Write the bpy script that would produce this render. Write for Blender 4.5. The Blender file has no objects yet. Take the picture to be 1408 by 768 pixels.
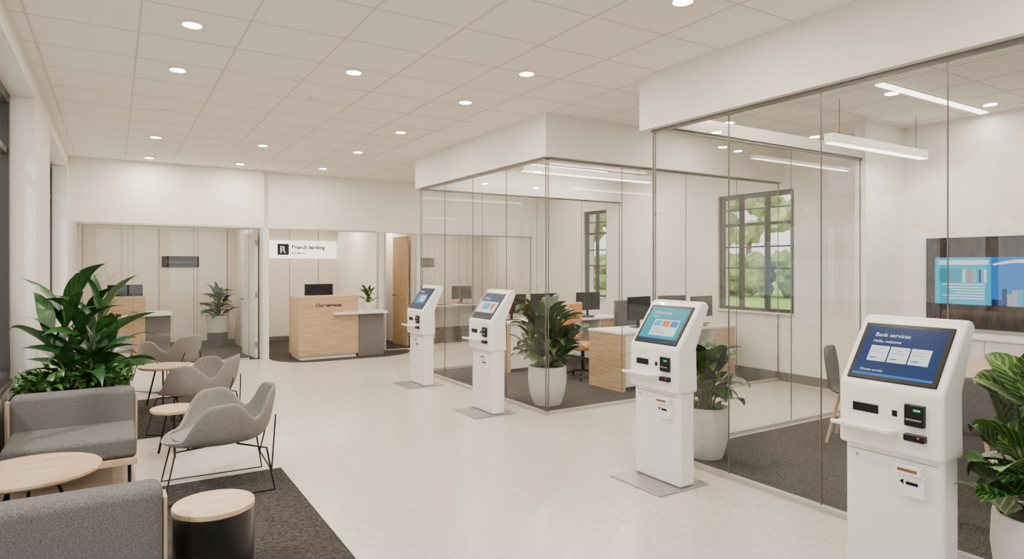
import bpy, bmesh, math, random
from mathutils import Vector, Matrix
random.seed(7)
S=bpy.context.scene
COL=S.collection
H=3.22
# ------------------------------------------------------------ materials
def nm(name):
    m=bpy.data.materials.new(name); m.use_nodes=True
    return m, m.node_tree.nodes, m.node_tree.links, m.node_tree.nodes['Principled BSDF']
def mat(name,col,rough=.5,metal=0,var=0.0,vscale=8,bump=0,bscale=80,stretch=(1,1,1),col2=None,emis=0,coat=0,spec=None):
    m,n,l,b=nm(name)
    b.inputs['Base Color'].default_value=(*col,1); b.inputs['Roughness'].default_value=rough
    b.inputs['Metallic'].default_value=metal
    if spec is not None: b.inputs['Specular IOR Level'].default_value=spec
    if coat: b.inputs['Coat Weight'].default_value=coat
    tc=n.new('ShaderNodeTexCoord'); mp=n.new('ShaderNodeMapping'); mp.inputs['Scale'].default_value=stretch
    l.new(tc.outputs['Object'],mp.inputs['Vector'])
    t=n.new('ShaderNodeTexNoise'); t.inputs['Scale'].default_value=vscale; t.inputs['Detail'].default_value=6
    l.new(mp.outputs[0],t.inputs['Vector'])
    r=n.new('ShaderNodeValToRGB'); 
    c2=col2 if col2 else tuple(max(0,c*(1-var)) for c in col)
    r.color_ramp.elements[0].position=.35; r.color_ramp.elements[1].position=.65
    r.color_ramp.elements[0].color=(*c2,1); r.color_ramp.elements[1].color=(*col,1)
    l.new(t.outputs['Fac'],r.inputs[0]); l.new(r.outputs[0],b.inputs['Base Color'])
    if bump:
        t2=n.new('ShaderNodeTexNoise'); t2.inputs['Scale'].default_value=bscale; t2.inputs['Detail'].default_value=3
        l.new(mp.outputs[0],t2.inputs['Vector'])
        bp=n.new('ShaderNodeBump'); bp.inputs['Strength'].default_value=bump; bp.inputs['Distance'].default_value=.01
        l.new(t2.outputs['Fac'],bp.inputs['Height']); l.new(bp.outputs[0],b.inputs['Normal'])
    if emis:
        b.inputs['Emission Color'].default_value=(*col,1); b.inputs['Emission Strength'].default_value=emis
    return m
def emit(name,col,s,spec=.15):
    m,n,l,b=nm(name); b.inputs['Base Color'].default_value=(*[c*.3 for c in col],1)
    b.inputs['Emission Color'].default_value=(*col,1); b.inputs['Emission Strength'].default_value=s
    b.inputs['Roughness'].default_value=.3; b.inputs['Specular IOR Level'].default_value=spec
    return m
def glassmat(name,base=.05,tint=(.965,.975,.97),k=.6):
    m,n,l,b=nm(name); n.remove(b); out=n['Material Output']
    tr=n.new('ShaderNodeBsdfTransparent'); tr.inputs[0].default_value=(*tint,1)
    gl=n.new('ShaderNodeBsdfGlossy'); gl.inputs['Roughness'].default_value=.01; gl.inputs[0].default_value=(1,1,1,1)
    lw=n.new('ShaderNodeLayerWeight'); lw.inputs[0].default_value=.5
    p=n.new('ShaderNodeMath'); p.operation='POWER'; p.inputs[1].default_value=4
    a=n.new('ShaderNodeMath'); a.operation='MULTIPLY_ADD'; a.inputs[1].default_value=k; a.inputs[2].default_value=base
    mx=n.new('ShaderNodeMixShader')
    l.new(lw.outputs['Facing'],p.inputs[0]); l.new(p.outputs[0],a.inputs[0]); l.new(a.outputs[0],mx.inputs[0])
    l.new(tr.outputs[0],mx.inputs[1]); l.new(gl.outputs[0],mx.inputs[2]); l.new(mx.outputs[0],out.inputs[0])
    return m
def leafmat(name,dark,light,vein=0.35,freq=9,rough=.35):
    m,n,l,b=nm(name)
    uv=n.new('ShaderNodeUVMap'); uv.uv_map='UVMap'; sp=n.new('ShaderNodeSeparateXYZ'); l.new(uv.outputs[0],sp.inputs[0])
    def M(op,a,bb=None,c=None):
        x=n.new('ShaderNodeMath'); x.operation=op
        for i,v in enumerate((a,bb,c)):
            if v is None: continue
            if isinstance(v,(int,float)): x.inputs[i].default_value=v
            else: l.new(v,x.inputs[i])
        return x.outputs[0]
    au=M('ABSOLUTE',M('SUBTRACT',sp.outputs[0],.5))
    w=M('SINE',M('MULTIPLY',M('SUBTRACT',sp.outputs[1],M('MULTIPLY',au,.55)),freq*6.283))
    w=M('POWER',M('MULTIPLY_ADD',w,.5,.5),6)
    mid=M('LESS_THAN',au,.03)
    f=M('MULTIPLY',M('MAXIMUM',w,mid),vein)
    tc=n.new('ShaderNodeTexCoord'); t=n.new('ShaderNodeTexNoise'); t.inputs['Scale'].default_value=5
    l.new(tc.outputs['Object'],t.inputs['Vector'])
    f=M('ADD',f,M('MULTIPLY',M('SUBTRACT',t.outputs['Fac'],.45),1.0)); 
    mx=n.new('ShaderNodeMix'); mx.data_type='RGBA'; mx.clamp_factor=True
    l.new(f,mx.inputs[0]); mx.inputs[6].default_value=(*dark,1); mx.inputs[7].default_value=(*light,1)
    l.new(mx.outputs[2],b.inputs['Base Color']); b.inputs['Roughness'].default_value=rough
    return m
WALL=mat('wall_paint',(.81,.77,.715),.6,var=.02,vscale=3)
CEIL=mat('ceiling_tile',(.88,.83,.77),.85,var=.03,vscale=60,bump=.15,bscale=300)
GRID=mat('ceiling_grid_metal',(.62,.58,.535),.5)
FLOOR=mat('floor_terrazzo',(.585,.54,.48),.24,vscale=22,col2=(.505,.462,.405),bump=.02,bscale=60)
CARP=mat('carpet',(.105,.095,.089),.95,vscale=45,col2=(.033,.029,.028),bump=.8,bscale=260,stretch=(1,2.2,1),spec=.1)
WOOD=mat('oak_wood',(.58,.41,.24),.45,vscale=4,col2=(.42,.28,.155),stretch=(.7,.7,12))
WOODT=mat('oak_wood_top',(.58,.43,.28),.4,vscale=4,col2=(.44,.31,.19),stretch=(1,10,1))
WHITE=mat('white_laminate',(.79,.77,.74),.35,var=.01)
KIOSK=mat('kiosk_white',(.82,.81,.79),.28,var=.01,coat=.3)
PANEL=mat('wall_panel',(.76,.71,.635),.45,var=.03,vscale=2)
GROOVE=mat('panel_groove',(.30,.27,.23),.7)
FAB=mat('grey_fabric',(.185,.177,.173),.95,vscale=140,col2=(.105,.101,.10),bump=.6,bscale=400,spec=.2)
FABC=mat('chair_fabric',(.27,.248,.23),.9,vscale=160,col2=(.185,.17,.158),bump=.4,bscale=400,spec=.2)
BLACK=mat('black_metal',(.012,.012,.012),.35,metal=.6)
BLACKP=mat('black_plastic',(.008,.008,.009),.3,spec=.3)
BLK2=mat('dark_side_table',(.012,.012,.012),.3,metal=.3,var=.3)
GREY=mat('grey_laminate',(.15,.14,.133),.5,var=.05)
STEEL=mat('brushed_steel',(.42,.41,.40),.35,metal=.8,var=.1,stretch=(1,20,1))
FRAME=mat('partition_frame',(.17,.155,.14),.35,metal=.5)
FRAMEL=mat('partition_channel',(.52,.49,.45),.35,metal=.5)
WFR=mat('window_frame_dark',(.03,.026,.024),.4)
POT=mat('pot_ceramic',(.64,.61,.57),.55,var=.08,vscale=30)
POTD=mat('pot_dark',(.04,.036,.03),.5)
SOIL=mat('soil',(.03,.02,.015),.95,bump=.8,bscale=60)
TAN=mat('tan_leather',(.60,.27,.08),.5,var=.15)
GLASS=glassmat('partition_glass',.055,(.955,.96,.95),.5)
WGLASS=glassmat('window_glass',.03,(.98,.99,.99),.5)
LIT=emit('lamp_diffuser',(1,.91,.78),14)
LITL=emit('linear_diffuser',(1,.94,.85),6)
SIGNL=emit('sign_glow',(1,.93,.8),2.4)
NAVY=emit('screen_navy',(.006,.03,.12),.9)
NAVY2=emit('screen_dark_navy',(.004,.012,.045),.7)
OFFD=mat('display_off',(.01,.01,.012),.2,spec=.4)
TEAL=emit('screen_teal',(.012,.30,.40),.8)
CARD=emit('screen_card',(.75,.80,.85),.8)
CARD2=emit('screen_card_grey',(.40,.46,.54),.6)
ORG=emit('screen_orange',(.8,.2,.02),.7)
BLUE=emit('screen_blue',(.01,.16,.52),.9)
CYAN=emit('screen_cyan',(.02,.40,.62),.9)
BRONZE=mat('bronze',(.24,.12,.06),.35,metal=.6)
INK=mat('ink',(.008,.01,.025),.6,spec=.1)
RED=emit('led_red',(.8,.03,.02),1.2); GRN=emit('led_green',(.05,.6,.2),1.2)
LEAF1=leafmat('leaf_glossy',(.010,.05,.013),(.08,.22,.04),.35,8)
LEAF2=leafmat('leaf_aglaonema',(.016,.05,.013),(.17,.26,.065),.55,7)
LEAF3=leafmat('leaf_calathea',(.008,.055,.013),(.28,.44,.10),.65,8)
LEAF4=leafmat('leaf_small',(.025,.09,.014),(.14,.30,.05),.3,4)
STEM=mat('stem',(.05,.09,.025),.5)
# ------------------------------------------------------------ geometry helpers
def link(o,parent=None):
    COL.objects.link(o)
    if parent is not None: o.parent=parent
    return o
def emp(name,loc=(0,0,0),rz=0,parent=None):
    e=bpy.data.objects.new(name,None); e.empty_display_size=.1; e.location=loc; e.rotation_euler=(0,0,math.radians(rz))
    return link(e,parent)
def frommesh(name,verts,faces,m,parent=None,smooth=False,bevel=0,bseg=3,solid=0,sub=0):
    me=bpy.data.meshes.new(name); me.from_pydata([tuple(v) for v in verts],[],faces); me.update()
    me.materials.append(m)
    bm=bmesh.new(); bm.from_mesh(me); 
    if not solid: bmesh.ops.recalc_face_normals(bm,faces=bm.faces)
    bm.to_mesh(me); bm.free()
    if smooth:
        for p in me.polygons: p.use_smooth=True
    o=bpy.data.objects.new(name,me); link(o,parent)
    if solid:
        s=o.modifiers.new('solid','SOLIDIFY'); s.thickness=solid; s.offset=0
    if bevel:
        b=o.modifiers.new('bevel','BEVEL'); b.width=bevel; b.segments=bseg; b.limit_method='ANGLE'; b.angle_limit=.6
        for p in me.polygons: p.use_smooth=True
        w=o.modifiers.new('wn','WEIGHTED_NORMAL')
    if sub:
        s=o.modifiers.new('sub','SUBSURF'); s.levels=sub; s.render_levels=sub
    return o
BF=[(0,1,3,2),(4,6,7,5),(0,4,5,1),(2,3,7,6),(0,2,6,4),(1,5,7,3)]
def boxv(b):
    x0,x1,y0,y1,z0,z1=b
    return [(x,y,z) for x in (x0,x1) for y in (y0,y1) for z in (z0,z1)]
def box(name,b,m,parent=None,bevel=0,bseg=3):
    return frommesh(name,boxv(b),BF,m,parent,bevel=bevel,bseg=bseg)
def boxes(name,bs,m,parent=None):
    v=[];f=[]
    for b in bs:
        k=len(v); v+=boxv(b); f+=[tuple(i+k for i in q) for q in BF]
    return frommesh(name,v,f,m,parent)
def sepboxes(name,bs,m):
    for b in bs: box(name,b,m)
def lathe(name,prof,m,parent=None,loc=(0,0,0),seg=40,smooth=True,sx=1,sy=1):
    v=[];f=[]
    n=len(prof)
    for i in range(seg):
        a=2*math.pi*i/seg
        for r,z in prof: v.append((loc[0]+r*sx*math.cos(a),loc[1]+r*sy*math.sin(a),loc[2]+z))
    for i in range(seg):
        j=(i+1)%seg
        for k in range(n-1): f.append((i*n+k,j*n+k,j*n+k+1,i*n+k+1))
    f.append(tuple(i*n for i in range(seg))[::-1]); f.append(tuple(i*n+n-1 for i in range(seg)))
    o=frommesh(name,v,f,m,parent,smooth=False)
    if smooth:
        me=o.data
        for p in me.polygons:
            if len(p.vertices)==4: p.use_smooth=True
        e=o.modifiers.new('es','EDGE_SPLIT'); e.split_angle=math.radians(40)
    return o
def cyl(name,r,z0,z1,m,parent=None,loc=(0,0),seg=40,bev=0,sx=1,sy=1):
    if bev: p=[(r-bev,z0),(r,z0+bev),(r,z1-bev),(r-bev,z1)]
    else: p=[(r,z0),(r,z1)]
    return lathe(name,p,m,parent,(loc[0],loc[1],0),seg,True,sx,sy)
def prism(name,prof,y0,y1,m,parent=None,bevel=0):
    n=len(prof); v=[(x,y0,z) for x,z in prof]+[(x,y1,z) for x,z in prof]
    f=[tuple(range(n)),tuple(range(2*n-1,n-1,-1))]+[(i,(i+1)%n,n+(i+1)%n,n+i) for i in range(n)]
    return frommesh(name,v,f,m,parent,bevel=bevel)
def tube(name,pts,r,m,parent=None,cyc=False,res=6):
    c=bpy.data.curves.new(name,'CURVE'); c.dimensions='3D'; c.bevel_depth=r; c.bevel_resolution=3; c.use_fill_caps=True
    s=c.splines.new('POLY'); s.points.add(len(pts)-1)
    for p,q in zip(s.points,pts): p.co=(*q,1)
    s.use_cyclic_u=cyc; s.use_smooth=True
    c.materials.append(m)
    return link(bpy.data.objects.new(name,c),parent)
def text(name,t,size,loc,rot,m,parent=None,ex=.0008,align='LEFT',off=0):
    c=bpy.data.curves.new(name,'FONT'); c.body=t; c.size=size; c.extrude=ex; c.align_x=align; c.materials.append(m); c.offset=off
    o=bpy.data.objects.new(name,c); o.location=loc; o.rotation_euler=rot
    return link(o,parent)
def pane(name,pts,m,parent):
    return frommesh(name,pts,[tuple(range(len(pts)))],m,parent)
# ------------------------------------------------------------ shell
YB=-2.6; XR=7.9
boxes('floor',[(-1.0,8.15,YB-.2,14.5,-.12,0)],FLOOR)
boxes('ceiling',[(-1.0,8.15,YB-.2,11.8,H,H+.12)],CEIL)
g=[]
x=.145-.628*1
while x<XR: g.append((x-.006,x+.006,YB,11.5,H-.003,H)); x+=.628
y=4.51-.628*11
while y<11.5: g.append((-.58,XR,y-.004,y+.004,H-.0025,H)); y+=.628
boxes('trim_ceiling_grid',g,GRID)
sepboxes('wall_left',[(-1.0,-.58,6.9,8.34,0,3.05),(-1.0,-.58,11.3,11.8,0,3.05),(-1.0,-.58,YB-.2,11.8,3.05,H-.001),
   (-1.0,-.76,YB+.3,6.9,0,.60),(-1.0,-.76,8.34,11.3,0,.60),(-1.0,-.58,YB-.2,YB+.3,0,3.05),(-1.0,-.7,11.8,14.5,0,2.7)],WALL)
boxes('trim_window_sill',[(-.80,-.735,YB+.3,6.9,.60,.635),(-.80,-.72,8.34,11.3,.60,.635)],GREY)
def windowX(name,x,y0,y1,z0,z1,cols,rows,fw=.05,thin=.022):
    e=emp(name,(0,0,0))
    b=[(x-.03,x+.03,y0,y0+fw,z0,z1),(x-.03,x+.03,y1-fw,y1,z0,z1),(x-.029,x+.029,y0,y1,z0,z0+fw),(x-.029,x+.029,y0,y1,z1-fw,z1)]
    for c in cols: yy=y0+(y1-y0)*c; b.append((x-.025,x+.025,yy-fw*.5,yy+fw*.5,z0,z1))
    for r,t in rows: zz=z0+(z1-z0)*r; b.append((x-.02,x+.02,y0,y1,zz-t,zz+t))
    boxes('frame',b,WFR,e)
    pane('glass',[(x,y0,z0),(x,y1,z0),(x,y1,z1),(x,y0,z1)],WGLASS,e)
    return e
windowX('window_1',-.785,YB+.3,6.9,.635,3.05,[.17,.34,.5,.67,.84],[(.8,.025)],.08)
windowX('window_2',-.785,8.34,11.3,.635,3.05,[.5],[(.8,.025)],.08)
W2=(5.40,6.70,.92,2.66); W1=(9.33,10.02,.98,2.66)
xo=8.15
sepboxes('wall_right',[(XR,xo,YB,W2[0],0,H),(XR,xo,W2[0],W2[1],0,W2[2]),(XR,xo,W2[0],W2[1],W2[3],H),(XR,xo,W2[1],W1[0],0,H),
  (XR,xo,W1[0],W1[1],0,W1[2]),(XR,xo,W1[0],W1[1],W1[3],H),(XR,xo,W1[1],14.5,0,H)],WALL)
windowX('window_3',7.97,*W2,[.36,.7],[(.74,.022),(.37,.012),(.87,.01),(.55,.012)],.07)
windowX('window_4',7.97,*W1,[.5],[(.74,.022),(.37,.012),(.87,.01),(.55,.012)],.06)
boxes('trim_window_stool',[(XR-.05,XR+.05,W2[0]+.002,W2[1]-.002,W2[2],W2[2]+.02),(XR-.05,XR+.05,W1[0]+.002,W1[1]-.002,W1[2],W1[2]+.02)],WHITE)
boxes('baseboard_right',[(XR-.015,XR,4.1,11.6,0,.12),(XR-.015,XR,YB,3.9,0,.12)],GREY)
sepboxes('wall_front',[(-.58,XR,YB-.2,YB,0,.3),(-.58,XR,YB-.2,YB,2.9,H),(3.6,4.2,YB-.2,YB,.3,2.9),(1.4,1.6,YB-.2,YB,.3,2.9)],WALL)
e=emp('unseen_fill_window')  # unseen window front added behind the camera, brings in sky light as fill
for a,b_ in ((-.58,1.4),(1.6,3.6),(4.2,XR)):
    boxes('frame',[(a,a+.06,YB-.12,YB-.06,.3,2.9),(b_-.06,b_,YB-.12,YB-.06,.3,2.9),((a+b_)/2-.03,(a+b_)/2+.03,YB-.12,YB-.06,.3,2.9),(a,b_,YB-.12,YB-.06,.3,.36),(a,b_,YB-.12,YB-.06,2.84,2.9)],WFR,e)
    pane('glass',[(a,YB-.09,.3),(b_,YB-.09,.3),(b_,YB-.09,2.9),(a,YB-.09,2.9)],WGLASS,e)
# back wall: bulkhead, rooms behind
ZB=2.23
sepboxes('wall_back',[(-.58,2.17,11.5,11.8,ZB,H),(2.17,XR,11.62,11.8,ZB,H),(-.58,-.50,11.5,11.8,0,ZB),(7.76,XR,11.62,11.8,0,ZB)],WALL)
sepboxes('wall_room_divider',[(2.13,2.25,11.5,11.8,0,ZB-.001),(2.13,2.25,11.801,14.3,0,2.62),(4.23,4.37,11.63,11.8,0,ZB-.001),(4.23,4.37,11.801,14.3,0,2.62),
   (5.0,5.12,11.63,11.8,0,ZB-.001),(5.0,5.12,11.801,14.3,0,2.62)],WALL)
sepboxes('wall_back_room',[(-.7,XR,14.3,14.5,0,2.7)],PANEL)
boxes('ceiling_back_room',[(-.7,XR,11.801,14.3,2.62,2.72)],CEIL)
pl=[]; 
x=-.5
while x<XR:
    pl.append((x-.006,x+.006,14.292,14.30,0,2.62)); x+=.62
boxes('trim_panel_groove',pl,GROOVE)
boxes('baseboard_back',[(-.6,XR,14.285,14.30,0,.09)],GREY)
def carpet(name,x0,x1,y0,y1,r=0,z=.006):
    if not r: return box(name,(x0,x1,y0,y1,0,z),CARP)
    P=[]
    for k in range(9): a=math.radians(180+k*90/8); P.append((x0+r+r*math.cos(a),y0+r+r*math.sin(a)))
    for k in range(9): a=math.radians(270+k*90/8); P.append((x1-r+r*math.cos(a),y0+r+r*math.sin(a)))
    P+= [(x1,y1),(x0,y1)]
    n=len(P); v=[(a,b,0) for a,b in P]+[(a,b,z) for a,b in P]
    f=[tuple(range(n)),tuple(range(n,2*n))]+[(i,(i+1)%n,n+(i+1)%n,n+i) for i in range(n)]
    return frommesh(name,v,f,CARP)
carpet('lounge_rug',-.75,1.12,1.2,5.27)
carpet('lounge_rug',-.56,1.12,6.82,8.8)
carpet('reception_rug',2.26,4.75,10.75,11.48,.7)
carpet('office_carpet',-.49,2.12,11.63,14.28)
carpet('reception_rug',2.26,4.22,11.481,14.28); carpet('office_carpet',4.38,4.99,11.65,14.28); carpet('office_carpet',5.13,7.85,11.75,14.28)
carpet('office_carpet',3.96,XR-.02,YB+.1,3.96)
carpet('office_carpet',3.96,XR-.02,5.67,8.9)
# ------------------------------------------------------------ glass partitions
GX=3.93; ZH=2.76
sepboxes('trim_header',[(GX-.08,GX+.10,YB,4.11,ZH,H),(GX-.06,GX+.12,5.55,9.0,ZH,H),(GX+.12,XR,5.55,5.69,ZH,H),(GX+.12,XR,8.88,9.0,ZH,H)],WALL)
def partition(name,axis,c,a0,joints,z1,mats=FRAME):
    e=emp(name)
    js=[a0]+joints
    def B(u0,u1,w,z0,z1):
        return (c-w,c+w,u0,u1,z0,z1) if axis=='Y' else (u0,u1,c-w,c+w,z0,z1)
    for u,v in zip(js[:-1],js[1:]):
        if axis=='Y': pts=[(c,u+.003,.03),(c,v-.003,.03),(c,v-.003,z1-.03),(c,u+.003,z1-.03)]
        else: pts=[(u+.003,c,.03),(v-.003,c,.03),(v-.003,c,z1-.03),(u+.003,c,z1-.03)]
        pane('glass_pane',pts,GLASS,e)
    lo,hi=min(js),max(js)
    boxes('channel_bottom',[B(lo,hi,.022,0,.035)],FRAMEL,e)
    boxes('channel_top',[B(lo,hi,.02,z1-.024,z1-.001)],mats,e)
    boxes('joint',[B(u-.0025,u+.0025,.005,.035,z1-.03) for u in js[1:-1]],FRAME,e)
    boxes('post',[B(lo,lo+.008,.006,.035,z1-.03),B(hi-.008,hi,.006,.035,z1-.03)],FRAME,e)
    return e
partition('glass_partition','Y',GX,4.03,[3.23,2.49,1.74,.98,.2,-.6,-1.4,-2.5],ZH)
partition('glass_partition','X',4.03,3.955,[4.9,5.85,7.1],ZH+.04)
boxes('wall_office_return',[(7.1,XR,3.97,4.09,0,H)],WALL)
boxes('trim_office_header',[(GX+.1,7.1,3.99,4.07,ZH+.04,ZH+.16)],FRAMEL)
partition('glass_partition','Y',GX,5.63,[6.45,7.28,8.1,8.94],ZH)
partition('glass_partition','X',5.63,3.955,[5.0,6.05,7.0,7.88],ZH)
partition('glass_partition','X',8.94,3.955,[5.0,6.05,7.0,7.88],ZH)
partition('glass_partition','X',11.6,-.5,[.25,1.15,1.95],ZB,FRAMEL)
partition('glass_partition','X',11.7,5.13,[6.0,6.9,7.75],ZB,FRAMEL)
boxes('trim_back_opening',[(-.5,2.10,11.48,11.498,ZB-.0,ZB+.03),(2.26,4.2,11.60,11.618,ZB,ZB+.025),(2.10,2.14,11.47,11.498,0,ZB+.03),(4.2,4.24,11.59,11.618,0,ZB),(4.36,4.39,11.59,11.618,0,ZB),(4.98,5.02,11.59,11.618,0,ZB),(-.5,-.47,11.47,11.48,0,ZB+.03)],FRAMEL)
def door(name,loc,rz,m,w=.85):
    e=emp(name,loc,rz)
    box('leaf',(0,w,-.02,.02,.012,2.18),m,e,.003)
    tube('handle',[(w-.07,-.02,1.0),(w-.07,-.065,1.0),(w-.19,-.065,1.0)],.01,BLACK,e)
    tube('handle_inner',[(w-.07,.02,1.0),(w-.07,.065,1.0),(w-.19,.065,1.0)],.01,BLACK,e)
    boxes('hinge',[(-.01,.02,-.024,.024,z,z+.09) for z in (.2,1.05,1.95)],STEEL,e)
    return e
door('door_1',(2.08,11.66,0),95,WHITE)
door('door_2',(4.93,11.83,0),96,WOOD,.6)
# ------------------------------------------------------------ lights
WARM=(1,.87,.72)
def arealight(name,loc,size,power,parent=None,shape='DISK',col=WARM,sy=None,spread=180,rot=(0,0,0)):
    l=bpy.data.lights.new(name,'AREA'); l.shape=shape; l.size=size; l.energy=power; l.color=col
    if sy: l.size_y=sy
    l.spread=math.radians(spread)
    o=bpy.data.objects.new(name,l); o.location=loc; o.rotation_euler=rot
    return link(o,parent)
def downlight(x,y,z=H,p=24,col=WARM):
    e=emp('ceiling_downlight',(x,y,z))
    lathe('trim_ring',[(.060,-.001),(.060,-.010),(.080,-.008),(.084,-.001)],WHITE,e,seg=32)
    cyl('diffuser',.059,-.012,-.002,LIT,e,seg=32)
    arealight('lamp',(0,0,-.02),.11,p,e,col=col)
for x,ys in ((.445,(1.2,2.9,4.78,5.94,9.2,11.0)),(1.70,(1.2,3.2,5.24,9.08,10.9)),(2.95,(1.0,2.77,4.51,5.62,7.3,8.9,10.7))):  # nearest lamps of each row are out of view, added to light the room
    for y in ys: downlight(x,y)
for x,y in ((5.2,3.5),(5.2,1.4),(7.0,2.2),(5.9,4.85),(4.9,6.3),(7.1,7.9),(5.5,10.2),(7.0,10.2)): downlight(x,y,p=21)
for x,y in ((.2,13.0),(1.5,13.0),(2.8,12.8),(3.8,12.8),(4.7,13.0),(5.9,13.0),(7.0,13.0)): downlight(x,y,2.62,21,(1,.83,.63))
def linear(x0,x1,y,z,drop=0,w=.035,p=20):
    e=emp('linear_pendant_lamp' if drop else 'linear_ceiling_lamp',((x0+x1)/2,y,z)); L=(x1-x0)/2
    if drop:
        box('housing',(-L,L,-.045,.045,0,.085),WHITE,e,.004); box('diffuser',(-L+.01,L-.01,-.038,.038,-.008,0),LITL,e)
        for s in (-L*.8,L*.8): tube('cable',[(s,0,.085),(s,0,H-z)],.003,BLACK,e)
    else:
        box('housing',(-L,L,-w-.008,w+.008,-.008,0),WHITE,e); box('diffuser',(-L+.01,L-.01,-w,w,-.02,-.006),LITL,e)
    arealight('lamp',(0,0,-.03),2*L,p,e,'RECTANGLE',(1,.91,.8),.07)
linear(5.75,7.8,3.1,H)
linear(5.8,7.6,3.6,2.78,1)
linear(4.5,6.9,6.6,H); linear(4.5,6.9,7.7,H); linear(4.5,7.2,8.5,H)
linear(4.6,6.9,7.15,2.86,1)
e=emp('smoke_detector',(1.66,6.3,H)); lathe('body',[(.055,-.001),(.055,-.02),(.035,-.04),(.0,-.042)],WHITE,e,seg=24)
e=emp('smoke_detector',(.46,7.6,H)); lathe('body',[(.075,-.001),(.075,-.012),(.045,-.022),(.0,-.024)],WHITE,e,seg=24)
# ------------------------------------------------------------ kiosk
def kiosk(y,style,x=3.42):
    e=emp('self_service_kiosk',(x,y,0))
    box('foot_plate',(-.22,.27,-.26,.26,0,.012),STEEL,e,.003)
    box('column',(0,.15,-.235,.235,.012,.70),KIOSK,e,.022,4)
    prism('head',[(-.035,.685),(-.035,1.0),(.195,1.315),(.225,1.335),(.262,1.333),(.29,1.30),(.155,1.0),(.165,.685)],-.25,.25,KIOSK,e,.018)
    box('door_seam',(-.002,.001,-.21,.21,.655,.659),GROOVE,e)
    box('lock',(-.003,.001,.165,.18,.62,.635),STEEL,e,.003)
    f=-.035
    box('slot',(f-.004,f+.01,.045,.175,.86,.905),BLACKP,e,.003)
    box('sensor',(f-.003,f+.01,-.045,-.02,.865,.895),BLACKP,e,.002)
    box('card_reader',(f-.022,f+.01,-.175,-.085,.835,.94),BLACKP,e,.006)
    box('card_reader_led',(f-.024,f-.02,-.16,-.13,.91,.92),GRN,e)
    box('card_reader_slot',(f-.025,f-.02,-.165,-.095,.865,.872),STEEL,e)
    box('chip_reader',(f-.03,f+.01,-.18,-.085,.765,.80),BLACKP,e,.006)
    box('chip_reader_led',(f-.032,f-.029,-.16,-.15,.785,.792),RED,e)
    prism('tray',[(f+.01,.775),(f-.085,.790),(f-.088,.806),(f-.08,.812),(f-.075,.803),(f+.01,.80)],-.05,.245,KIOSK,e,.003)
    box('printer_box',(-.035,.005,-.165,-.05,.49,.60),KIOSK,e,.006)
    box('printer_lip',(-.055,.005,-.16,-.04,.60,.645),KIOSK,e,.005)
    box('printer_slot',(-.058,-.04,-.145,-.055,.615,.63),BRONZE,e,.002)
    frommesh('arrow_mark',[(-.0362,-.055,.56),(-.0362,-.075,.575),(-.0362,-.075,.545)],[(0,1,2)],INK,e)
    box('label_mark',(-.037,-.034,-.14,-.085,.55,.565),INK,e)
    d=Vector((.23,0,.315)).normalized(); nrm=Vector((-d.z,0,d.x)); c=Vector((-.035,0,1.0))+Vector((.23,0,.315))*.5+nrm*.001
    s=bpy.data.objects.new('screen_mount',None); s.empty_display_size=.05
    s.matrix_local=Matrix(((0,d.x,nrm.x,c.x),(-1,0,0,c.y),(0,d.z,nrm.z,c.z),(0,0,0,1))); link(s,e)
    W,Hh=.215,.168
    box('bezel',(-W,W,-Hh,Hh,-.004,.008),BLACKP,s,.006)
    w,h=W-.024,Hh-.024
    def r(nm_,x0,x1,y0,y1,m,k=1): box(nm_,(x0,x1,y0,y1,.0082,.0086+.0006*k),m,s)
    def t(tx,sz,x,yy,m=CARD): text('screen_text',tx,sz,(x,yy,.0106),(0,0,0),m,s,.0002)
    if style==0:
        r('display',-w,w,-h,h,NAVY,0)
        t('Bank services',.032,-.145,.085); t('Hello, welcome',.022,-.145,.05)
        for i in range(3):
            r('card',-.145+i*.1,-.053+i*.1,-.06,.03,CARD,1); r('card_line',-.135+i*.1,-.075+i*.1,-.01,-.006,CARD2,2); r('card_line',-.135+i*.1,-.085+i*.1,.008,.011,CARD2,2); r('card_dot',-.135+i*.1,-.10+i*.1,-.045,-.038,BLUE,2)
        t('Choose service',.018,-.16,-.12)
        r('foot',-w,w,-h,-.132,BLUE,1)
    elif style==1:
        r('display',-w,w,-h,h,TEAL,0)
        t('Self services',.036,-.14,.085); t('welcome',.02,-.14,.058)
        r('page',-.10,.15,-.10,.04,CARD,1); r('img',-.09,-.02,-.02,.03,CYAN,2); r('img2',-.01,.06,-.02,.03,ORG,2); r('img3',.07,.14,-.02,.03,BLUE,2)
        for i in range(4): r('ln',-.09,.0+.02*i,-.04-.013*i,-.035-.013*i,CARD2,2)
        r('foot',-w,w,-h,-.125,NAVY,1)
    elif style==2:
        r('display',-w,w,-h,h,CARD,0); r('band',-w,w,.05,h,NAVY,1); t('Banking',.035,-.14,.08)
        r('img',-.10,.05,-.05,.03,CYAN,1); r('img2',.07,.14,-.05,.03,ORG,1); r('foot',-w,w,-h,-.09,NAVY2,1)
    else:
        r('display',-w,w,-h,h,NAVY,0); r('page',-.14,.14,-.08,.06,TEAL,1); r('img',-.03,.12,-.05,.04,CARD,2); t('Banking',.035,-.14,.09)
    return e
kiosk(1.70,0,3.27); kiosk(3.47,1); kiosk(6.12,2); kiosk(8.0,3,3.46)
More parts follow.
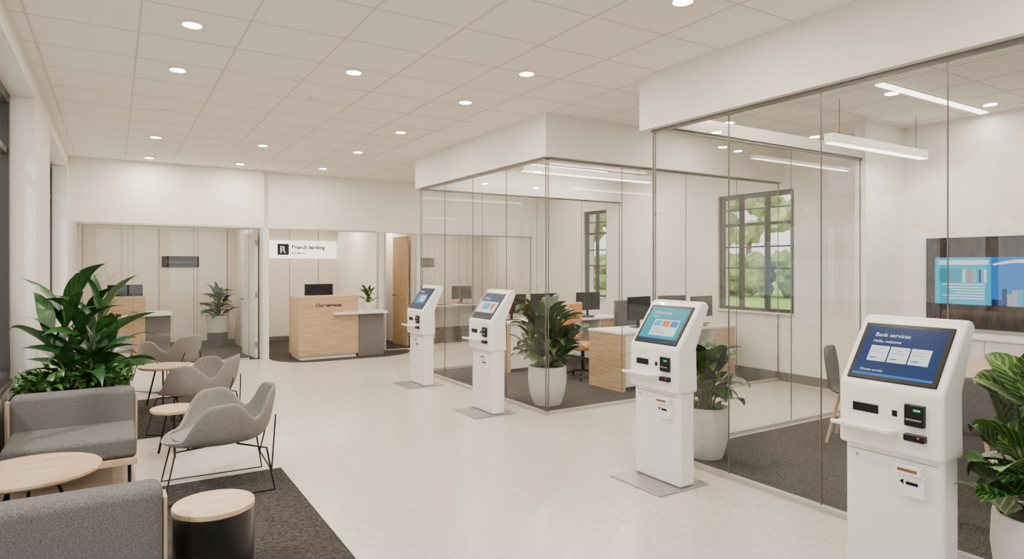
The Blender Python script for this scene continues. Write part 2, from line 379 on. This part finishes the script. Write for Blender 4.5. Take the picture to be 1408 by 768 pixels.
# ------------------------------------------------------------ plants
def leaf_mesh(name,leaves,m,parent,n=8,fold=.25,lim=None):
    v=[];f=[];uvs=[]
    for (bp,az,L,W,el,droop,roll,shape) in leaves:
        p=Vector(bp); a=az
        side0=Vector((-math.sin(a),math.cos(a),0))
        k0=len(v)
        for i in range(n+1):
            t=i/n
            pitch=el-droop*t*t
            dirv=Vector((math.cos(a)*math.cos(pitch),math.sin(a)*math.cos(pitch),math.sin(pitch)))
            up=side0.cross(dirv); up=-up if up.z<0 and abs(pitch)<1.5 else up
            side=(side0*math.cos(roll)+up*math.sin(roll))
            if shape==0: w=W*.5*(math.sin(math.pi*min(1,t**.75))**.8 if 0<t<1 else .03)
            elif shape==2: w=W*.5*(max(.06,math.sin(math.pi*t**.85)**1.1) if 0<t<1 else .05)
            else: w=W*.5*(math.sin(math.pi*t**.62)**.75 if 0<t<1 else .03)
            lift=up*(w*fold)
            v+= [p-side*w+lift, p.copy(), p+side*w+lift]
            uvs+=[(0,t),(.5,t),(1,t)]
            p=p+dirv*(L/n)
        for i in range(n):
            b=k0+i*3
            f+=[(b,b+1,b+4,b+3),(b+1,b+2,b+5,b+4)]
    if lim:
        def sc(q,lo,hi):
            if q>hi*.6: q=hi*.6+(hi*.4)*math.tanh((q-hi*.6)/(hi*.4))
            if q<lo*.6: q=lo*.6+(lo*.4)*math.tanh((q-lo*.6)/(lo*.4))
            return q
        v=[Vector((sc(q.x,lim[0],lim[1]),sc(q.y,lim[2],lim[3]),q.z)) for q in v]
    me=bpy.data.meshes.new(name); me.from_pydata([tuple(q) for q in v],[],f); me.materials.append(m)
    ul=me.uv_layers.new(name='UVMap')
    for lp in me.loops: ul.data[lp.index].uv=uvs[lp.vertex_index]
    for p_ in me.polygons: p_.use_smooth=True
    return link(bpy.data.objects.new(name,me),parent)
def stems_mesh(name,segs,parent,r=.005,m=STEM):
    c=bpy.data.curves.new(name,'CURVE'); c.dimensions='3D'; c.bevel_depth=r; c.bevel_resolution=2
    for pts in segs:
        s=c.splines.new('POLY'); s.points.add(len(pts)-1)
        for p,q in zip(s.points,pts): p.co=(*q,1)
    c.materials.append(m); return link(bpy.data.objects.new(name,c),parent)
def bushy(parent,z0,zt,R,nl,L,W,m,rng,fold=.25,shape=1,lim=None):
    lv=[];st=[]
    for i in range(nl):
        az=i*2.39996+rng.uniform(-.3,.3)
        hfrac=rng.uniform(0,1)**.8
        z=z0+(zt-z0)*(.05+.75*hfrac)
        rr=R*(.15+.45*rng.random())*(1-.35*hfrac)
        b=(math.cos(az)*rr,math.sin(az)*rr,z)
        l=L*rng.uniform(.75,1.15)
        el=rng.uniform(.1,.9) if hfrac<.6 else rng.uniform(.5,1.3)
        lv.append((b,az+rng.uniform(-.4,.4),l,W*rng.uniform(.8,1.15),el,rng.uniform(.9,1.9),rng.uniform(-.5,.5),shape))
        st.append([(math.cos(az)*.03,math.sin(az)*.03,z0-.05),(math.cos(az)*rr*.5,math.sin(az)*rr*.5,(z0+z)/2+.02),b])
    leaf_mesh('leaves',lv,m,parent,8,fold,lim); stems_mesh('stems',st,parent)
def potround(parent,r,h,m=POT,rb=.7):
    lathe('pot',[(r*rb,0),(r*.9,h*.3),(r,h*.65),(r*.97,h*.97),(r*.955,h),(r*.88,h),(r*.87,h*.9),(0.001,h*.9)],m,parent,seg=48)
    cyl('soil',r*.86,h*.9,h*.92,SOIL,parent,seg=32)
def potted(name,x,y,r,h,top,R,nl,L,W,m,seed,rb=.7,pm=POT,z=0,lim=None):
    e=emp(name,(x,y,z)); potround(e,r,h,pm,rb); bushy(e,h*.9,top,R,nl,L,W,m,random.Random(seed),lim=lim); return e
potted('potted_aglaonema',4.26,6.08,.225,.44,1.22,.52,105,.32,.16,LEAF2,3,z=.006,lim=(-.31,.6,-.43,.6))
potted('potted_aglaonema',4.22,3.70,.185,.42,.93,.36,70,.27,.12,LEAF2,5,z=.006,lim=(-.27,.45,-.45,.31))
potted('potted_calathea',3.66,1.225,.195,.44,1.20,.38,50,.28,.21,LEAF3,11,lim=(-.42,.25,-.45,.25))
e=emp('potted_plant',(1.72,13.7,.006)); cyl('pot_plinth',.185,0.0,.30,POTD,e); lathe('pot',[(.2,.30),(.205,.62),(.185,.62),(.18,.57),(.001,.57)],POT,e); bushy(e,.56,1.18,.28,60,.3,.08,LEAF1,random.Random(9),lim=(-.35,.38,-.4,.4))
potted('potted_plant',4.62,13.4,.15,.5,1.45,.2,50,.3,.07,LEAF1,19,.8,POTD,z=.006,lim=(-.22,.35,-.5,.5))
e=emp('planter_with_palm',(-.22,6.47,0))
box('planter_box',(-.49,.36,-.30,.30,0,.56),POT,e,.01)
box('soil',(-.47,.34,-.28,.28,.55,.565),SOIL,e)
rng=random.Random(33); lv=[];st=[]
for (tx,ty,th,nl) in ((-.14,.05,1.22,15),(.12,-.03,1.25,15),(.02,.12,1.10,11),(.22,.06,.92,10),(-.24,-.04,1.0,9)):
    cane=[(tx*.3,ty*.3,.55),(tx*.6,ty*.6,.55+(th-.55)*.5),(tx,ty,th)]; st.append(cane)
    for i in range(nl):
        u=(i+.5)/nl; z=.62+(th-.62)*u; az=i*2.4+rng.uniform(-.5,.5)+tx*20
        b=(tx*(.3+.7*u),ty*(.3+.7*u),z)
        el=.3+1.05*u*rng.uniform(.75,1.1); L=rng.uniform(.38,.60)
        lv.append((b,az,L,rng.uniform(.09,.13),el,rng.uniform(.4,1.7),rng.uniform(-.7,.7),2))
leaf_mesh('palm_leaves',lv,LEAF1,e,12,.25,(-.5,.66,-.6,.6)); stems_mesh('palm_stems',st,e,.009)
lv=[]
for i in range(420):
    x_=rng.uniform(-.46,.32); y_=rng.uniform(-.27,.2); z_=.56+rng.uniform(0,.14)
    lv.append(((x_,y_,z_),rng.uniform(0,6.28),rng.uniform(.09,.17),rng.uniform(.035,.055),rng.uniform(.1,1.2),rng.uniform(.6,1.8),rng.uniform(-.5,.5),0))
leaf_mesh('low_foliage',lv,LEAF4,e,5,.2,(-.51,.45,-.34,.5))
# ------------------------------------------------------------ lounge furniture
def sofa(loc,rz,w,d,seat=.37,back=.63):
    e=emp('lounge_sofa',loc,rz); a=w/2
    box('wood_frame',(-a,a,-d/2,d/2,.165,.215),WOODT,e,.006)
    box('seat_cushion',(-a+.005,a-.005,-d/2+.0,d/2-.02,.215,seat),FAB,e,.035,5)
    box('back_rest',(-a+.0,a-.0,d/2-.17,d/2-.006,.216,back),FAB,e,.045,6)
    boxes('back_edge_trim',[(-a-.014,-a+.0,d/2-.14,d/2-.03,.165,back-.06),(a,a+.014,d/2-.14,d/2-.03,.165,back-.06)],WOODT,e)
    for sx in (-a+.05,a-.05):
        for sy in (-d/2+.06,d/2-.06): cyl('leg',.012,0.0,.17,BLACK,e,(sx,sy),12)
    return e
sofa((-.255,5.74,0),0,.80,.74)
sofa((-.27,3.46,.006),180,.90,.74,.37,.66)
sofa((-.17,7.78,.006),270,1.3,.66,.42,.82)
def round_table(loc,r,h,name='round_side_table'):
    e=emp(name,loc); lathe('top',[(r-.012,h-.03),(r,h-.018),(r,h-.004),(r-.004,h)],WOODT,e,seg=64)
    for k in range(3):
        a=k*2.094+.5
        tube('leg',[(math.cos(a)*r*.3,math.sin(a)*r*.3,h-.03),(math.cos(a)*r*.72,math.sin(a)*r*.72,.010)],.010,BLACK,e)
    return e
round_table((-.40,4.56,0.006),.34,.43,'round_coffee_table')
round_table((.47,8.3,0.006),.25,.46); round_table((.43,6.12,0),.18,.40)
e=emp('drum_side_table',(.41,3.39,.006)); cyl('body',.180,0,.425,BLK2,e,seg=64,bev=.004); cyl('top',.183,.426,.452,WOODT,e,seg=64,bev=.003)
def interp(x,pts):
    for (a,b),(c,d) in zip(pts[:-1],pts[1:]):
        if x<=c:
            t=(x-a)/(c-a); t=t*t*(3-2*t); return b+(d-b)*t
    return pts[-1][1]
def armchair(loc,rz,m=FABC):
    e=emp('lounge_armchair',loc,rz); e.scale=(1.2,1.16,1.0)
    N=64; v=[];f=[]
    hpts=[(0,.345),(24,.335),(46,.15),(76,.29),(98,.28),(138,.03),(180,0.0)]
    prof=[(.35,0),(.7,0),(.9,.0),(1.0,.05),(1.08,.22),(1.15,.5),(1.20,.82),(1.215,1.0)]
    sz=.37
    v.append((0,0,sz-.02))
    for i in range(N):
        ang=360*i/N; A=min(ang,360-ang); hh=interp(A,hpts)
        R=.255+.02*math.cos(math.radians(2*ang))
        for r,s in prof:
            flare=(r-1) if r>1 else 0
            rr=R*(min(r,1)+flare*min(1,hh/.22))
            dip=-.02+.02*min(1,r)**2
            v.append((rr*math.cos(math.radians(ang)),rr*1.06*math.sin(math.radians(ang)),sz+dip+hh*s))
    n=len(prof)
    for i in range(N):
        j=(i+1)%N
        f.append((0,1+i*n,1+j*n))
        for k in range(n-1): f.append((1+i*n+k,1+i*n+k+1,1+j*n+k+1,1+j*n+k))
    frommesh('shell',v,f,m,e,smooth=True,solid=.026,sub=1)
    lathe('seat_cushion',[(.18,.36),(.225,.372),(.23,.39),(.20,.402),(.0,.405)],m,e,seg=40)
    for s in (-1,1):
        tube('sled_leg',[(.10,s*.16,.34),(.26,s*.22,.30),(.30,s*.25,.008),(-.28,s*.25,.008),(-.22,s*.20,.34),(-.05,s*.14,.34)],.007,BLACK,e)
        tube('side_frame',[(.285,s*.235,.14),(.33,s*.10,.50)],.005,BLACK,e)
    tube('cross_bar',[(.285,-.235,.14),(.285,.235,.14)],.006,BLACK,e)
    return e
armchair((.62,5.06,.006),-2); armchair((.68,7.02,.006),-25); armchair((.60,9.45,0),-50)
# ------------------------------------------------------------ office things
def monitor(x,y,z,rz,w=.5,h=.3,on=None):
    e=emp('computer_monitor',(x,y,z),rz)
    box('foot',(-.11,.11,-.08,.08,0,.012),BLACKP,e,.004); box('stand',(-.02,.02,-.0,.02,.01,.16),BLACKP,e)
    box('panel',(-w/2,w/2,-.02,.005,.10,.10+h),BLACKP,e,.005)
    box('display',(-w/2+.012,w/2-.012,-.022,-.019,.115,.088+h),on or OFFD,e)
    return e
def reception(loc,s=1.0,wname='reception_desk',w=1.5):
    e=emp(wname,loc); q=1.02*s
    box('wood_front',(0,q,0,.05,.06,1.06),WOOD,e,.003); box('wood_side',(0,.04,.051,.7,.06,1.06),WOOD,e)
    box('plinth',(.03,q-.03,.03,.65,0,.06),WHITE,e)
    box('wood_top',(0,q,.0,.30,1.06,1.075),WOODT,e,.002)
    box('work_top',(.04,q-.05,.301,.69,.72,.75),WHITE,e,.003)
    box('back_panel',(q-.05,q-.001,.051,.7,.06,1.06),WOOD,e)
    box('grey_pedestal',(q+.005,w*s,.02,.62,0,.754),GREY,e,.003)
    boxes('counter_top',[(.58*s,q+.001,-.14,-.001,.755,.79),(q+.001,(w+.02)*s,-.14,.66,.755,.79)],WHITE,e)
    return e
e=reception((2.63,11.0,.006))
text('desk_lettering','Our services',.085,(.28,-.003,.89),(math.pi/2,0,0),INK,e,off=.002)
monitor(3.10,11.52,.757,0,.5,.42)
e=emp('desk_plant',(3.93,11.3,.797)); lathe('pot',[(.06,0),(.085,.05),(.09,.14),(.075,.14),(.0,.13)],WHITE,e,seg=24)
bushy(e,.12,.42,.14,34,.19,.05,LEAF4,random.Random(2))
reception((-.35,12.35,.006),.78)
monitor(.16,12.72,.757,0,.52,.42)
e=emp('backlit_sign',(3.52,14.29,1.95)); box('light_box',(-.72,.72,-.03,0,-.19,.19),SIGNL,e,.01)
box('logo_tile',(-.56,-.32,-.036,-.03,-.12,.12),OFFD,e); text('logo_letter','R',.20,(-.51,-.038,-.07),(math.pi/2,0,0),CARD,e,off=.004)
text('sign_text','Branch banking',.115,(-.26,-.036,.015),(math.pi/2,0,0),INK,e,off=.0045); text('sign_text_small','services',.085,(-.26,-.036,-.10),(math.pi/2,0,0),INK,e,off=.003)
arealight('lamp',(0,-.15,.3),1.2,6,e,'RECTANGLE',sy=.1,rot=(math.radians(-60),0,0))
def plaque(x,z,y=14.29):
    e=emp('wall_plaque',(x,y,z)); box('plate',(-.33,.33,-.02,0,-.11,.11),OFFD,e,.004); text('plaque_text','Meeting room',.08,(-.26,-.022,-.03),(math.pi/2,0,0),BRONZE,e)
plaque(1.12,1.68); plaque(6.3,1.68)
def workstation(name,loc,w=2.2,d=.68,rz=0):
    e=emp(name,loc,rz)
    box('top',(0,w,0,d,.72,.75),WHITE,e,.004)
    box('wood_side',(0.01,.07,.01,d-.01,0,.72),WOOD,e); box('drawer_unit',(.07,.50,.03,d-.03,.05,.72),WHITE,e,.004)
    boxes('drawer_line',[(.09,.48,.026,.03,z,z+.006) for z in (.26,.48)],GROOVE,e)
    box('modesty',(.5,w-.5,d-.06,d-.03,.3,.72),WHITE,e); box('end_unit',(w-.5,w-.07,.03,d-.03,.05,.72),WHITE,e,.004); box('wood_end',(w-.07,w-.03,.03,d-.03,0,.72),WOOD,e)
    box('wood_door',(w-.49,w-.08,.024,.03,.08,.70),WOOD,e)
    for kx in (w*.32,w*.66): box('keyboard',(kx-.2,kx+.2,.08,.2,.75,.765),BLACKP,e,.003)
    box('paper_tray',(w*.48,w*.48+.22,.35,.6,.75,.80),WOODT,e,.004)
    return e
workstation('office_desk',(5.42,6.1,.006)); workstation('office_desk',(4.95,8.1,.006),2.3,.6)
monitor(6.12,6.55,.757,10,.5,.32); monitor(6.75,6.55,.757,-5,.5,.32); monitor(7.3,6.5,.757,5); monitor(5.25,8.45,.757,0); monitor(5.85,8.45,.757,0); monitor(6.75,8.45,.757,0)
workstation('office_desk',(5.3,12.4,.006),2.2,.6); monitor(5.8,12.75,.757,0); monitor(6.6,12.75,.757,0)
def officechair(loc,rz,m):
    e=emp('office_chair',loc,rz)
    box('seat',(-.24,.24,-.23,.23,.42,.50),m,e,.035,5)
    box('back',(-.23,.23,.20,.26,.54,1.06),m,e,.028,5)
    box('back_bracket',(-.03,.03,.22,.27,.44,.6),BLACKP,e); cyl('gas_post',.025,.10,.42,BLACK,e,seg=16)
    for k in range(5):
        a=k*1.2566; c,s=math.cos(a),math.sin(a)
        tube('base_arm',[(0,0,.12),(c*.27,s*.27,.075)],.016,BLACK,e); cyl('caster',.026,0,.055,BLACKP,e,(c*.28,s*.28),12)
    for sx in (-1,1): tube('arm_rest',[(sx*.24,.1,.46),(sx*.28,.1,.66),(sx*.28,-.12,.67)],.013,BLACK,e)
    return e
officechair((5.66,7.2,.006),10,TAN); officechair((6.75,7.3,.006),-10,FAB)
e=emp('meeting_table',(6.25,2.15,.006)); cyl('top',.75,.715,.745,WOODT,e,seg=64,bev=.008,sx=1.1,sy=.8); cyl('column',.05,.02,.715,WHITE,e,seg=24); cyl('base',.32,0,.02,WHITE,e,seg=40)
def shellchair(loc,rz):
    e=emp('meeting_chair',loc,rz)
    N=9; v=[];f=[]
    path=[(-.22,.43),(-.19,.455),(0,.45),(.14,.445),(.20,.50),(.235,.62),(.26,.76),(.265,.86)]
    wd=[.19,.22,.235,.225,.22,.215,.205,.16]
    for (yy,z),w in zip(path,wd):
        for k in range(N):
            t=-1+2*k/(N-1); v.append((w*t,yy-(.05*t*t if z>.5 else 0),z+(.025*t*t if z<.5 else 0)))
    for i in range(len(path)-1):
        for k in range(N-1): f.append((i*N+k,i*N+k+1,(i+1)*N+k+1,(i+1)*N+k))
    frommesh('shell',v,f,FAB,e,smooth=True,solid=.025,sub=1)
    for sx in (-1,1):
        for sy in (-1,1): tube('leg',[(sx*.13,sy*.12,.435),(sx*.22,sy*.21,.012)],.014,WOOD,e)
    return e
shellchair((5.68,3.25,.006),20); shellchair((5.05,2.1,.006),95); shellchair((6.85,3.05,.006),-30)
e=emp('credenza',(7.42,2.0,.006)); box('body',(0,.44,0,1.9,.06,.84),WHITE,e,.004); box('top',(-.015,.45,-.01,1.91,.84,.87),WHITE,e,.004); box('plinth',(.04,.42,.04,1.86,0,.06),GREY,e)
boxes('door_line',[(-.003,.0,y_,y_+.006,.08,.83) for y_ in (.475,.95,1.425)],GROOVE,e)
# wall display: +y is the viewer's left
e=emp('wall_display',(7.895,3.02,1.42))
box('housing',(-.05,0,-.85,.68,-.50,.49),BLACKP,e,.006); box('screen',(-.053,-.049,-.83,.66,-.48,.47),mat('display_glass_painted_reflections',(.045,.026,.018),.15,vscale=9,col2=(.008,.007,.007),stretch=(1,3,.6)),e)  # brown blotches in the screen colour imitate reflections on dark glass
def flat(nm_,y0,y1,z0,z1,m,k): box(nm_,(-.056-.0015*k,-.050,y0,y1,z0,z1),m,e)
flat('content_bg',-.80,.58,-.24,.27,BLUE,0); flat('content_page',.04,.58,-.24,.27,CYAN,1)
flat('content_header',.06,.54,.19,.24,CARD,2); flat('content_photo',.32,.54,.0,.15,TEAL,2)
for i in range(5): flat('content_tile',.28-.05*i,.31-.05*i-.008,-.0,.14,(CARD,ORG,CARD2,NAVY,CARD)[i],3)
for i in range(6): flat('content_line',.1,.5-.04*(i%4),-.03-.03*i,-.018-.03*i,CARD,2)
P=[];n=16
for i in range(n+1):
    t=i/n; P.append((-.0595,.02-.8*t,.20-.22*t+.14*math.sin(3.1*t)))
Q=[(a,b,c_-.02-.02*math.sin(3.1*i/n)) for i,(a,b,c_) in enumerate(P)]
frommesh('content_wave',P+Q,[(i,i+1,n+2+i,n+1+i) for i in range(n)],CARD,e)
rg=random.Random(4); yy=.03
while yy>-.72:
    w_=rg.uniform(.03,.06); flat('content_building',yy-w_,yy,-.24,-.22+rg.uniform(.03,.17),rg.choice([NAVY,ORG,CARD2,NAVY2,BRONZE,CYAN]),2); yy-=w_+.004
# ------------------------------------------------------------ exterior
GRASS=mat('grass',(.30,.50,.08),.9,vscale=1,col2=(.20,.38,.05)); HEDGE=mat('hedge',(.26,.38,.09),.9,vscale=2.5,col2=(.08,.16,.03),bump=1,bscale=15)
TREE=mat('tree_leaves',(.50,.56,.24),.9,vscale=2,col2=(.20,.28,.08),bump=1,bscale=12)
boxes('lawn',[(8.2,75,-30,90,-.2,-.1)],GRASS)
boxes('pavement',[(-30,-1.05,-30,60,-.5,-.4),(-1.0,8.1,-30,YB-.25,-.5,-.4)],mat('paving',(.45,.43,.40),.8,var=.2))
rng=random.Random(5)
def foliage(name,boxs,n,r,m,parent=None,zmin=-.098):
    bm=bmesh.new()
    for i in range(n):
        b=boxs; c=Vector((rng.uniform(b[0],b[1]),rng.uniform(b[2],b[3]),rng.uniform(b[4],b[5])))
        g=bmesh.ops.create_icosphere(bm,subdivisions=2,radius=r*rng.uniform(.5,1.2))
        for v_ in g['verts']:
            v_.co=v_.co*(1+rng.uniform(-.3,.3))+c; v_.co.z=max(v_.co.z,zmin)
    me=bpy.data.meshes.new(name); bm.to_mesh(me); bm.free(); me.materials.append(m); return link(bpy.data.objects.new(name,me),parent)
foliage('garden_hedge',(29,31,14,46,.2,1.9),300,.6,HEDGE)
BARK=mat('bark',(.1,.07,.05),.9)
e=emp('garden_tree'); foliage('crown',(36,40,18,56,3.6,6.4),150,.8,TREE,e)
boxes('trunk',[(38,38.3,y_,y_+.25,-.1,4) for y_ in (22,26,29.5,33,40,47)],BARK,e)
e=emp('street_tree'); foliage('crown',(-17,-14,-8,20,2.6,6.0),70,.7,TREE,e)
boxes('trunk',[(-15.7,-15.45,y_,y_+.25,-.4,3.5) for y_ in (-6,-1,4,9,14,19)],BARK,e)
# ------------------------------------------------------------ world, sun
w=bpy.data.worlds.new('sky'); S.world=w; w.use_nodes=True; bg=w.node_tree.nodes['Background']
bg.inputs[0].default_value=(.98,.97,.98,1); bg.inputs[1].default_value=2.1
sl=bpy.data.lights.new('sun','SUN'); sl.energy=3.0; sl.angle=math.radians(6); sl.color=(1,.92,.78)
so=bpy.data.objects.new('sun',sl); so.rotation_euler=Vector((-.6,-.45,.85)).to_track_quat('Z','Y').to_euler(); link(so)
# ------------------------------------------------------------ camera
c=bpy.data.cameras.new('camera'); c.sensor_width=36; c.lens=22.5; c.shift_y=-19/1408; c.clip_start=.05; c.clip_end=200
co=bpy.data.objects.new('camera',c); co.location=(0,0,1.6); co.rotation_euler=(math.pi/2,0,-math.atan(547/880)); link(co)
S.camera=co
